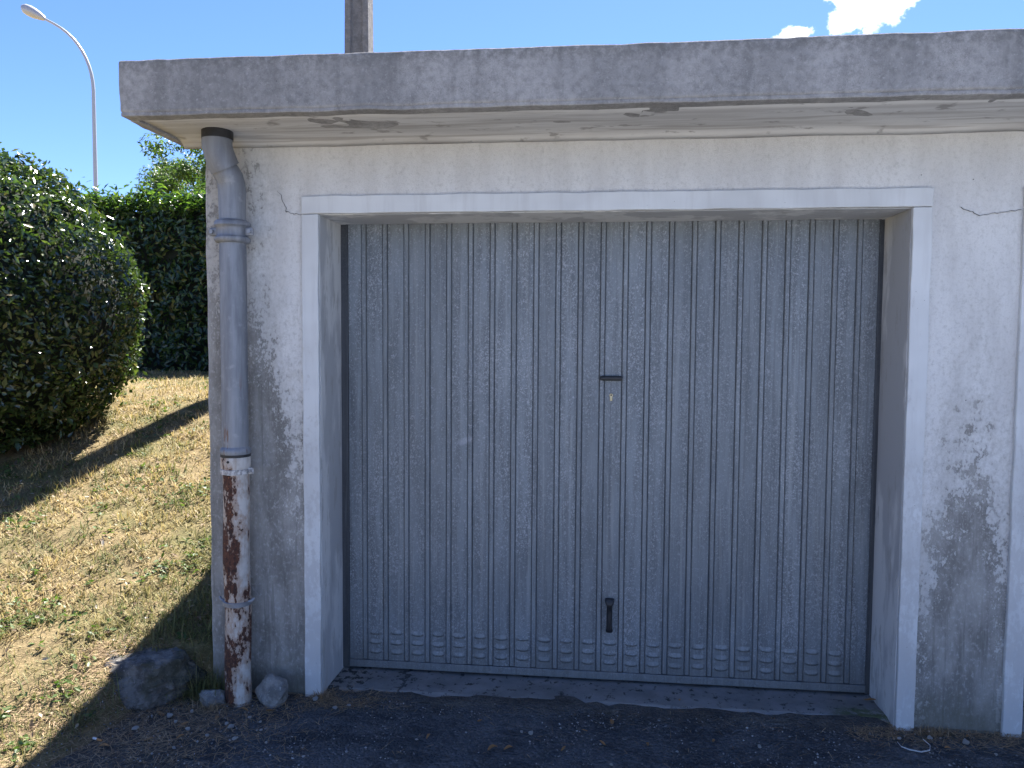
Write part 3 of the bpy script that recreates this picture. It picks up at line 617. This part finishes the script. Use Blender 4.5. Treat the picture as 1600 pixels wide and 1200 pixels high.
# ---------------------------------------------------------------- foliage
def leaf_cloud(C, Nrm, L, W, fold=.18, up_bias=0.0):
    """C centres (n,3), Nrm facing directions; returns verts and tris of folded pointed leaves"""
    n = len(C); nr = Nrm/np.linalg.norm(Nrm, axis=1, keepdims=True)
    t = rng.normal(size=(n, 3)); t[:, 2] += up_bias; t -= nr*np.sum(t*nr, 1, keepdims=True); t /= np.linalg.norm(t, axis=1, keepdims=True)
    b = np.cross(nr, t); L = L[:, None]; W = W[:, None]
    v0 = C - t*L*.5; v3 = C + t*L*.5 - nr*L*.12; mid = C - nr*W*fold; v1 = C + b*W*.5 + t*L*.02; v2 = C - b*W*.5 + t*L*.02
    V = np.stack([v0, v1, v2, v3, mid], 1).reshape(-1, 3); k = (np.arange(n)*5)[:, None]
    T = np.concatenate([k+np.array([[0, 1, 4]]), k+np.array([[0, 4, 2]]), k+np.array([[4, 1, 3]]), k+np.array([[4, 3, 2]])], 1).reshape(-1, 3)
    return V, T
def lump(P, s, a): return np.array([a*fbm(p[0], p[1], p[2], s, 3) for p in P])
def ellipsoid_mesh(c, r, nu=40, nv=24, amp=.05, s=1.5):
    vs = []; fs = []
    for j in range(nv+1):
        ph = -math.pi/2+math.pi*j/nv
        for i in range(nu):
            th = 2*math.pi*i/nu; d = Vector((math.cos(ph)*math.cos(th), math.cos(ph)*math.sin(th), math.sin(ph))); k = 1+amp*fbm(*d, s*2)
            vs.append((c[0]+r[0]*d.x*k, c[1]+r[1]*d.y*k, c[2]+r[2]*d.z*k))
    for j in range(nv):
        for i in range(nu): fs.append((j*nu+i, j*nu+(i+1) % nu, (j+1)*nu+(i+1) % nu, (j+1)*nu+i))
    return vs, fs
# clipped round bush
BC = np.array([-4.62, 2.15, 1.78]); BR = np.array([1.14, 1.10, 1.17]); bz = Hs(BC[0], BC[1])
bush = tag(empty('clipped_bush', (BC[0], BC[1], bz)), 'big rounded clipped evergreen bush on the dry lawn in front of the hedge', 'bush')
def bush_pts(n):
    d = rng.normal(size=(n, 3)); d /= np.linalg.norm(d, axis=1, keepdims=True)
    k = 1 + lump(d, 2.2, .06) + lump(d, 6, .05) + lump(d, 15, .03)
    depth = 1 - np.abs(rng.normal(size=n))*.055 + (rng.random(n) < .06)*rng.random(n)*.09
    q = d*BR*(k*depth)[:, None]; q[:, :2] *= (1-.13*np.clip(d[:, 2], 0, 1))[:, None]
    return BC + q, d/BR
C, Nn = bush_pts(42000); Cz = H(C[:, 0], C[:, 1]); keep = (C[:, 2] > Cz+.03) & (C[:, 1] < BC[1]+.95); C, Nn = C[keep], Nn[keep]
Nn = Nn/np.linalg.norm(Nn, axis=1, keepdims=True) + rng.normal(size=Nn.shape)*.95
V, T = leaf_cloud(C, Nn, rng.uniform(.026, .074, len(C)), rng.uniform(.014, .033, len(C)))
tag(link('foliage', mk_np('foliage', V, T, M['bush']), bush), kind='stuff')
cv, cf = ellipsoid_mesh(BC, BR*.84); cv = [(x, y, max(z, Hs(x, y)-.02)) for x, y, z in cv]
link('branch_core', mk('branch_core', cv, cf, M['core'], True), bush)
MB().tube([(BC[0], BC[1], bz-.1), (BC[0]+.02, BC[1], bz+.4), (BC[0], BC[1], bz+1.0)], [.10, .08, .05], 10).build('stem', M['bark'], bush)
# the largest leaves standing out of the clipped face, one object each
lme = []
for q in range(4):
    V, T = leaf_cloud(np.zeros((1, 3)), np.array([[0, -1., .15]]), np.array([.075+.008*q]), np.array([.036])); lme.append(mk_np('leaf', V, T, M['hedge']))
C, Nn = bush_pts(2200); dv = np.array(CAM)-C; dv /= np.linalg.norm(dv, axis=1, keepdims=True); nn = Nn/np.linalg.norm(Nn, axis=1, keepdims=True)
ok = (np.sum(dv*nn, 1) > .05) & (C[:, 2] > H(C[:, 0], C[:, 1])+.1) & (nn[:, 0] > -.1); C, nn = C[ok][:180], nn[ok][:180]
for i, (c, n_) in enumerate(zip(C, nn)):
    o = link('leaf', lme[i % 4], bush, tuple(BC+(c-BC)*1.015)); o.rotation_euler = (random.uniform(-.7, .7), random.uniform(0, 6.28), math.atan2(n_[0], -n_[1])+random.uniform(-.6, .6))

# tall laurel hedge along the back of the lawn
def hedge_build(x0, x1, y0, y1, ztop, n, label, name='laurel_hedge'):
    cx, cy = (x0+x1)/2, (y0+y1)/2; zb = Hs(cx, cy)
    h = tag(empty(name, (cx, cy, zb)), label, 'hedge')
    def face(x, z): return y0 + .16*fbm(x, z, 0, 1.1) + .14*fbm(x, z, 4, 3.2)
    def topz(x, y): return ztop + .10*fbm(x, y, 0, .9) + .12*fbm(x, y, 3, 3)
    pts = []; nor = []
    nf = int(n*.62)
    X = rng.uniform(x0, x1, nf); Z = zb + (ztop-zb)*rng.random(nf)**.85
    Yv = np.array([face(a, b) for a, b in zip(X, Z)]) + np.abs(rng.normal(size=nf))*.10 + sst(ztop-.35, ztop, Z)*.12
    pts.append(np.stack([X, Yv, Z], 1)); nn = np.zeros((nf, 3)); nn[:, 1] = -1; nn[:, 2] = .35; nor.append(nn)
    nt = n-nf; X = rng.uniform(x0, x1, nt); Yv = y0 + (y1-y0)*rng.random(nt)**1.4; Z = np.array([topz(a, b) for a, b in zip(X, Yv)]) - np.abs(rng.normal(size=nt))*.07 + (rng.random(nt) < .16)*rng.random(nt)**1.5*.24 - sst(y0+.18, y0, Yv)*.14
    pts.append(np.stack([X, Yv, Z], 1)); nn = np.zeros((nt, 3)); nn[:, 2] = 1; nor.append(nn)
    C = np.concatenate(pts); Nn = np.concatenate(nor) + rng.normal(size=(n, 3))*.55
    V, T = leaf_cloud(C, Nn, rng.uniform(.07, .12, n), rng.uniform(.03, .045, n), .15)
    tag(link('foliage', mk_np('foliage', V, T, M['hedge']), h), kind='stuff')
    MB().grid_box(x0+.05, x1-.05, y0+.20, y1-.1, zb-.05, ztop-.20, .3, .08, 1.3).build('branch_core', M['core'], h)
    for i in range(7): x = x0+(i+.5)*(x1-x0)/7; MB().tube([(x, cy, zb-.1), (x+.04, cy, zb+.7), (x, cy+.05, zb+1.5)], [.06, .05, .03], 8).build('stem', M['bark'], h)
    return h
hedge_build(-12.5, -1.2, 6.05, 7.5, 3.42, 42000, 'tall dark laurel hedge closing the back of the dry lawn')

# loose light-green tree beyond the hedge
tx0, ty0 = -8.25, 15.0; tz0 = Hs(tx0, ty0)
tree = tag(empty('broadleaf_tree', (tx0, ty0, tz0)), 'light green leafy tree whose top shows above the hedge', 'tree')
mbt = MB().tube([(tx0, ty0, tz0-.2), (tx0+.05, ty0, tz0+1.2), (tx0-.05, ty0+.1, tz0+2.4), (tx0, ty0, tz0+3.4)], [.2, .15, .10, .05], 10)
for i in range(6):
    a = i*1.05; mbt.tube([(tx0, ty0, tz0+1.4+.25*i), (tx0+.7*math.cos(a), ty0+.7*math.sin(a), tz0+2.1+.3*i), (tx0+1.3*math.cos(a), ty0+1.3*math.sin(a), tz0+2.5+.33*i)], [.08, .05, .02], 8)
mbt.build('trunk', M['bark'], tree, smooth=True)
cl = []
for i in range(190):
    a = random.uniform(0, 6.28); r = 2.5*math.sqrt(random.random()); zc = tz0+2.1+random.random()*3.15*(1-.12*(r/2.5)**2)
    cl.append((tx0+r*math.cos(a), ty0+r*math.sin(a)*.9, zc, random.uniform(.28, .5)))
pts = []; nn = []
for (x, y, z, r) in cl:
    k = 300; d = rng.normal(size=(k, 3)); d /= np.linalg.norm(d, axis=1, keepdims=True); pts.append(np.array([x, y, z])+d*r*rng.random((k, 1))**.4*np.array([1, 1, .8])); nn.append(d+np.array([0, 0, .5])+rng.normal(size=(k, 3))*.4)
C = np.concatenate(pts); V, T = leaf_cloud(C, np.concatenate(nn), rng.uniform(.08, .14, len(C)), rng.uniform(.03, .055, len(C)))
tag(link('crown', mk_np('crown', V, T, M['tree']), tree), kind='stuff')

# ---------------------------------------------------------------- mown lawn
def blades(P, L, W, tilt, mat, name, kind='stuff', label=None, cat=None, curl=.3):
    n = len(P); az = rng.uniform(0, 2*np.pi, n); h = np.stack([np.cos(az), np.sin(az), np.zeros(n)], 1); sd_ = np.stack([-np.sin(az), np.cos(az), np.zeros(n)], 1); upv = np.array([[0, 0, 1.]])
    ct, st_ = np.cos(tilt)[:, None], np.sin(tilt)[:, None]; L = L[:, None]; W = W[:, None]
    d1 = h*st_+upv*ct; t2 = np.clip(tilt+curl*rng.uniform(0, 1.5, n), 0, 1.75)[:, None]; d2 = h*np.sin(t2)+upv*np.cos(t2)
    a0 = P-sd_*W/2; a1 = P+sd_*W/2; m = P+d1*L*.55; b0 = m-sd_*W*.4; b1 = m+sd_*W*.4; tip = m+d2*L*.45
    V = np.stack([a0, a1, b0, b1, tip], 1).reshape(-1, 3); k = (np.arange(n)*5)[:, None]
    T = np.concatenate([k+np.array([[0, 1, 3]]), k+np.array([[0, 3, 2]]), k+np.array([[2, 3, 4]])], 1).reshape(-1, 3)
    o = link(name, mk_np(name, V, T, mat)); tag(o, label, cat, kind=kind); return o
def ground_z(x, y):
    """bilinear height of the built ground sheet"""
    i = np.clip(np.searchsorted(gx, x)-1, 0, len(gx)-2); j = np.clip(np.searchsorted(gy, y)-1, 0, len(gy)-2)
    u = (x-gx[i])/(gx[i+1]-gx[i]); v_ = (y-gy[j])/(gy[j+1]-gy[j])
    return GZ[i, j]*(1-u)*(1-v_)+GZ[i+1, j]*u*(1-v_)+GZ[i, j+1]*(1-u)*v_+GZ[i+1, j+1]*u*v_
Xs = rng.uniform(-7.5, -1.60, 900000); Ys = rng.uniform(-1.6, 6.0, 900000)
d2 = (Xs-CAM.x)**2+(Ys-CAM.y)**2; pr = np.clip(9.0/d2, 0, 1)
thin = np.ones(len(Xs)); cand = pr > rng.random(len(Xs)); ci = np.nonzero(cand)[0]
thin[ci] = np.array([min(1, max(.3, .88+1.0*fbm(a_, b_, 8, 2.6, 3))) for a_, b_ in zip(Xs[ci], Ys[ci])])
ok = cand & (rng.random(len(Xs)) < thin)
Zs = ground_z(Xs, Ys); ok &= (Zs > .012+.03*rng.random(len(Xs))) & ~((Xs > XL-.01) & (Ys > -.005)) & (((Xs-BC[0])/.55)**2+((Ys-BC[1])/.55)**2 > 1)
ok &= (Xs > -3.6-(Ys+3.2)*.66)
Xs, Ys, Zs = Xs[ok], Ys[ok], Zs[ok]; n = len(Xs); print('blades', n)
dist = np.sqrt((Xs-CAM.x)**2+(Ys-CAM.y)**2)
clump = np.array([1+.9*fbm(a_, b_, 0, 5, 2) for a_, b_ in zip(Xs, Ys)]).clip(.5, 1.9)*(1+.5*sst(-2.3, -1.8, Xs))
blades(np.stack([Xs, Ys, Zs-.004], 1), rng.uniform(.02, .072, n)*clump, rng.uniform(.002, .0042, n)*np.clip(dist/3.2, 1, 2), np.clip(rng.normal(.95, .42, n), .1, 1.6), M['grass'], 'lawn_grass', label='short dry mown grass, straw yellow with green patches', cat='grass')
# broad-leaved weeds in the turf
m_ = rng.integers(0, n, 2600); C = np.stack([Xs[m_], Ys[m_], Zs[m_]+.018], 1); C = C[np.array([fbm(c[0], c[1], 0, 2.2) for c in C]) > .02]
C = np.repeat(C, 4, 0)+rng.normal(size=(len(C)*4, 3))*np.array([.022, .022, .006])
V, T = leaf_cloud(C, np.array([0, 0, 1.])+rng.normal(size=C.shape)*.45, rng.uniform(.02, .045, len(C)), rng.uniform(.012, .024, len(C)))
tag(link('lawn_weeds', mk_np('lawn_weeds', V, T, M['weed'])), 'low green broad-leaved weeds in patches of the dry lawn', 'weeds', kind='stuff')

# fallen leaves and bits of thatch lying in the turf
m_ = rng.integers(0, n, 3000); C = np.stack([Xs[m_], Ys[m_], Zs[m_]+.016], 1)
V, T = leaf_cloud(C, np.array([0, 0, 1.])+rng.normal(size=C.shape)*.5, rng.uniform(.015, .05, len(C)), rng.uniform(.008, .02, len(C)), .3)
tag(link('leaf_litter', mk_np('leaf_litter', V, T, M['litter'])), 'brown and grey leaf litter lying in the dry lawn', 'leaf litter', kind='stuff')

# straw and clippings blown on the bare edge and along the wall foot
def strewn(n, x0, x1, y0, y1, dens):
    P = np.stack([rng.uniform(x0, x1, n), rng.uniform(y0, y1, n)], 1); P = P[rng.random(n) < dens(P[:, 0], P[:, 1])]
    z = np.maximum(ground_z(P[:, 0], P[:, 1]), .002); return np.stack([P[:, 0], P[:, 1], z+.004], 1)
A = strewn(15000, -2.3, -.9, -.95, .0, lambda x, y: sst(-.95, -1.9, x)*.9*sst(-1.1, -.1, y))
B = strewn(2600, 1.0, 1.7, -.2, .0, lambda x, y: sst(-.2, -.01, y)*.7); D = strewn(1500, -1.3, 1.3, -.5, .04, lambda x, y: .10+0*x); F = strewn(1200, -1.25, -.7, -.12, .06, lambda x, y: sst(-.7, -1.2, x)*.9)
P = np.concatenate([A, B, D, F]); n = len(P)
blades(P, rng.uniform(.02, .075, n), rng.uniform(.0012, .003, n), np.clip(rng.normal(1.5, .10, n), 1.1, 1.58), M['straw'], 'dry_clippings', label='dry grass clippings and twigs strewn along the asphalt edge', cat='clippings', curl=.05)

gn = 9000; gxp = rng.uniform(-2.1, 2.0, gn); gyp = rng.uniform(-.85, .0, gn)**1.0; gk = np.array([fbm(a_, b_, 2, 4, 3) for a_, b_ in zip(gxp, gyp)]) + .35*(gyp > -.14) + .3*(gxp < -1.3) > .02
gxp, gyp = gxp[gk], gyp[gk]; gn = len(gxp); gr = rng.uniform(.0016, .0048, gn)*(1+.5*(rng.random(gn) < .06)); gzp = np.maximum(ground_z(gxp, gyp), .002)
octv = np.array([[1, 0, 0], [0, 1, 0], [-1, 0, 0], [0, -1, 0], [0, 0, .8], [0, 0, -.8]]); octf = np.array([[0, 1, 4], [1, 2, 4], [2, 3, 4], [3, 0, 4], [1, 0, 5], [2, 1, 5], [3, 2, 5], [0, 3, 5]])
V = (octv[None]+rng.normal(size=(gn, 6, 3))*.28)*gr[:, None, None] + np.stack([gxp, gyp, gzp+gr*.4], 1)[:, None, :]
T = (octf[None]+(np.arange(gn)*6)[:, None, None]).reshape(-1, 3)
tag(link('loose_grit', mk_np('loose_grit', V.reshape(-1, 3), T, M['grit'])), 'fine loose grey grit scattered over the dark asphalt', 'grit', kind='stuff')

def tuft(x, y, n, hgt, label, mat, spread=.05):
    z = max(float(ground_z(np.array([x]), np.array([y]))[0]), .0); t = len(bpy.data.objects)
    P = np.stack([x+rng.normal(size=n)*spread, np.minimum(y+rng.normal(size=n)*spread*.5, -.02), np.full(n, z-.004)], 1)
    return blades(P, rng.uniform(.4, 1, n)*hgt, rng.uniform(.0015, .003, n), np.abs(rng.normal(.7, .45, n)), M[mat], 'grass_tuft', kind=None, label=label, cat='grass tuft', curl=.8)
tuft(-1.18, -.03, 170, .06, 'low dry grass tuft at the foot of the left white door surround', 'straw', .028)
tuft(-1.735, -.07, 650, .20, 'long straggly grass tuft between the big rock and the downpipe', 'grass', .07)
tuft(1.33, -.03, 150, .05, 'low dry grass tuft at the foot of the right white door surround', 'straw', .035)
tuft(-1.62, -.18, 160, .06, 'short dry grass tuft in front of the downpipe foot', 'straw', .035)

# ---------------------------------------------------------------- stones and litter
def rock(name, loc, size, seed, mat, label, cat, sub=4, rough=.16, cuts=15, group=None):
    rr = random.Random(seed); bm = bmesh.new(); bmesh.ops.create_icosphere(bm, subdivisions=sub, radius=1.0)
    pl = [(Vector((rr.gauss(0, 1), rr.gauss(0, 1), rr.gauss(0, .8))).normalized(), rr.uniform(.64, .86)) for _ in range(cuts)]
    if name == 'rock': pl.append((Vector((.05, -.12, 1)).normalized(), .74)); pl.append((Vector((-.1, -1, .35)).normalized(), .84))
    for v in bm.verts:
        p = v.co.copy()
        for nrm, dd in pl:
            e = p.dot(nrm)-dd
            if e > 0: p -= nrm*e*.93
        k = 1+rough*fbm(p.x+seed, p.y, p.z, 1.3)+rough*.45*fbm(p.x, p.y+seed, p.z, 5)+rough*.2*fbm(p.x, p.y+seed, p.z, 13)
        v.co = Vector((p.x*k*size[0], p.y*k*size[1], p.z*k*size[2]))
    me = bpy.data.meshes.new(name); bm.to_mesh(me); bm.free(); me.materials.append(mat)
    me.polygons.foreach_set('use_smooth', np.ones(len(me.polygons), dtype=bool)); me.set_sharp_from_angle(angle=R(24))
    o = link(name, me, None, loc); o.rotation_euler.z = rr.uniform(-.3, .3)
    return tag(o, label, cat, group)
rock('rock', (-1.950, -.05, .060), (.285, .20, .18), 5, M['rock'], 'large dark lichen-stained rock half in the turf beside the downpipe', 'rock', 5)
rock('stone', (-1.385, -.08, .042), (.092, .07, .08), 11, M['chunk'], 'pale grey rough stone on the ground between downpipe and door surround', 'stone', 4)
rock('stone', (-1.632, -.13, .016), (.075, .055, .05), 15, M['chunk'], 'small flat grey stone just left of the downpipe foot', 'stone', 4)
peb = [(-.261, -.231, .013), (-.30, -.225, .008), (1.424, -.105, .017), (-1.457, -.322, .014), (-1.49, -.30, .010), (-1.36, -.27, .008), (-1.42, -.24, .009), (-1.33, -.33, .007), (-1.52, -.40, .010), (-1.40, -.41, .012), (-1.62, -.36, .011), (-1.70, -.31, .009), (-1.83, -.38, .013),
       (-1.60, -.50, .008), (-1.27, -.42, .007), (-1.10, -.12, .012), (-1.05, -.09, .009), (-1.21, -.055, .015), (.62, -.23, .010), (.30, -.30, .006), (.80, -.32, .008), (1.18, -.10, .009), (1.30, -.085, .013), (1.50, -.18, .008), (.05, -.42, .007), (-.7, -.33, .006), (-1.75, -.27, .016), (-1.68, -.22, .010)]
pm = [rock('pebble', (0, 0, -9), (1, .72, .5), 30+i, M['pebble'], '', '', 3) for i in range(4)]
for i, (x, y, r) in enumerate(peb):
    o = bpy.data.objects.new('pebble', pm[i % 4].data); col.objects.link(o); r *= 1.15; o.location = (x, y, r*.40+.003); o.scale = (r, r, r); o.rotation_euler.z = random.uniform(0, 6.28)
    tag(o, 'small pale pebble on the bare soil near the downpipe foot' if x < -1.25 else 'small pale pebble on the dark asphalt before the ribbed door' if x < 1.2 else 'small pale pebble at the foot of the right white pier', 'pebble', 'pale pebbles scattered before the garage')
for o in pm: bpy.data.objects.remove(o)
# curled dry leaves
def leaf_me(seed):
    rr = random.Random(seed); vs = []; fs = []; nl, nw = 6, 4
    for i in range(nl+1):
        t = i/nl; wd = .42*math.sin(math.pi*min(1, t*.92+.06))**.8
        for j in range(nw+1):
            s = -1+2*j/nw; vs.append((t-.5, s*wd*.5, .14*s*s*wd*2+.12*math.sin(t*3+seed)+.02*rr.random()+.02))
    for i in range(nl):
        for j in range(nw): k = i*(nw+1)+j; fs.append((k, k+1, k+nw+2, k+nw+1))
    return mk('dry_leaf', vs, fs, M['dryleaf'], True)
dlm = [leaf_me(i) for i in range(4)]
dl = [(-.397, -.362, .05), (-.34, -.352, .038), (.02, -.27, .03), (.06, -.10, .04), (.72, .00, .03), (-.66, -.30, .028), (-.13, -.33, .03), (-.48, -.15, .025), (.19, -.26, .03), (.35, .10, .035), (-1.66, -.33, .045), (-1.80, -.25, .05), (-1.55, -.26, .035), (-1.47, -.18, .04), (-1.36, -.17, .045), (-1.74, -.45, .05), (-1.87, -.52, .04), (-1.62, -.42, .035), (1.17, .20, .05), (.88, -.14, .025), (1.46, -.05, .03), (1.34, -.15, .03), (-.05, -.18, .025), (.45, -.2, .025)]
for i, (x, y, s) in enumerate(dl):
    o = bpy.data.objects.new('dry_leaf', dlm[i % 4]); col.objects.link(o); o.location = (x, y, max(.004, float(ground_z(np.array([x]), np.array([y]))[0])+.002) + (.014 if y > 0.04 else 0)); o.scale = (s, s, s); o.rotation_euler = (random.uniform(-.2, .2), random.uniform(-.2, .2), random.uniform(0, 6.28))
    tag(o, 'curled dry leaf among the straw near the downpipe foot' if x < -1.25 else 'curled dry leaf on the concrete threshold under the door' if y > .04 else 'curled dry leaf on the dark asphalt before the ribbed door' if x < 1.2 else 'curled dry leaf at the foot of the right white pier', 'leaf', 'dry leaves scattered before the garage')
cb = tag(empty('cigarette_butt', (-1.924, -.486, .012)), 'crushed cigarette butt with orange filter on the soil edge', 'cigarette butt')
MB().tube([(-1.938, -.482, .014), (-1.920, -.486, .013)], .0042, 12).build('burnt_paper', M['paper'], cb); MB().tube([(-1.9199, -.486, .013), (-1.898, -.492, .012)], .0041, 12).build('filter', M['filt'], cb)
sp = [(1.160, -.135, .008), (1.163, -.165, .006), (1.185, -.185, .006), (1.225, -.195, .005), (1.262, -.180, .006), (1.275, -.150, .010), (1.262, -.118, .016)]
vs = []; fs = []
for i, (x, y, z) in enumerate(sp): vs += [(x, y-.0025, z), (x, y+.0025, z), (x, y+.0025, z+.003), (x, y-.0025, z+.003)]
for i in range(len(sp)-1):
    for k in range(4): fs.append((i*4+k, i*4+(k+1) % 4, (i+1)*4+(k+1) % 4, (i+1)*4+k))
fs += [(0, 1, 2, 3), tuple((len(sp)-1)*4+k for k in range(4))]
o = link('plastic_strip', mk('plastic_strip', vs, fs, M['plastic'])); tag(o, 'thin curved white plastic strip lying on the asphalt', 'plastic strip')
print('OBJ', len(bpy.data.objects), 'TRIS', sum(len(m.loop_triangles) or sum(len(p.vertices)-2 for p in m.polygons[:0]) for m in bpy.data.meshes))
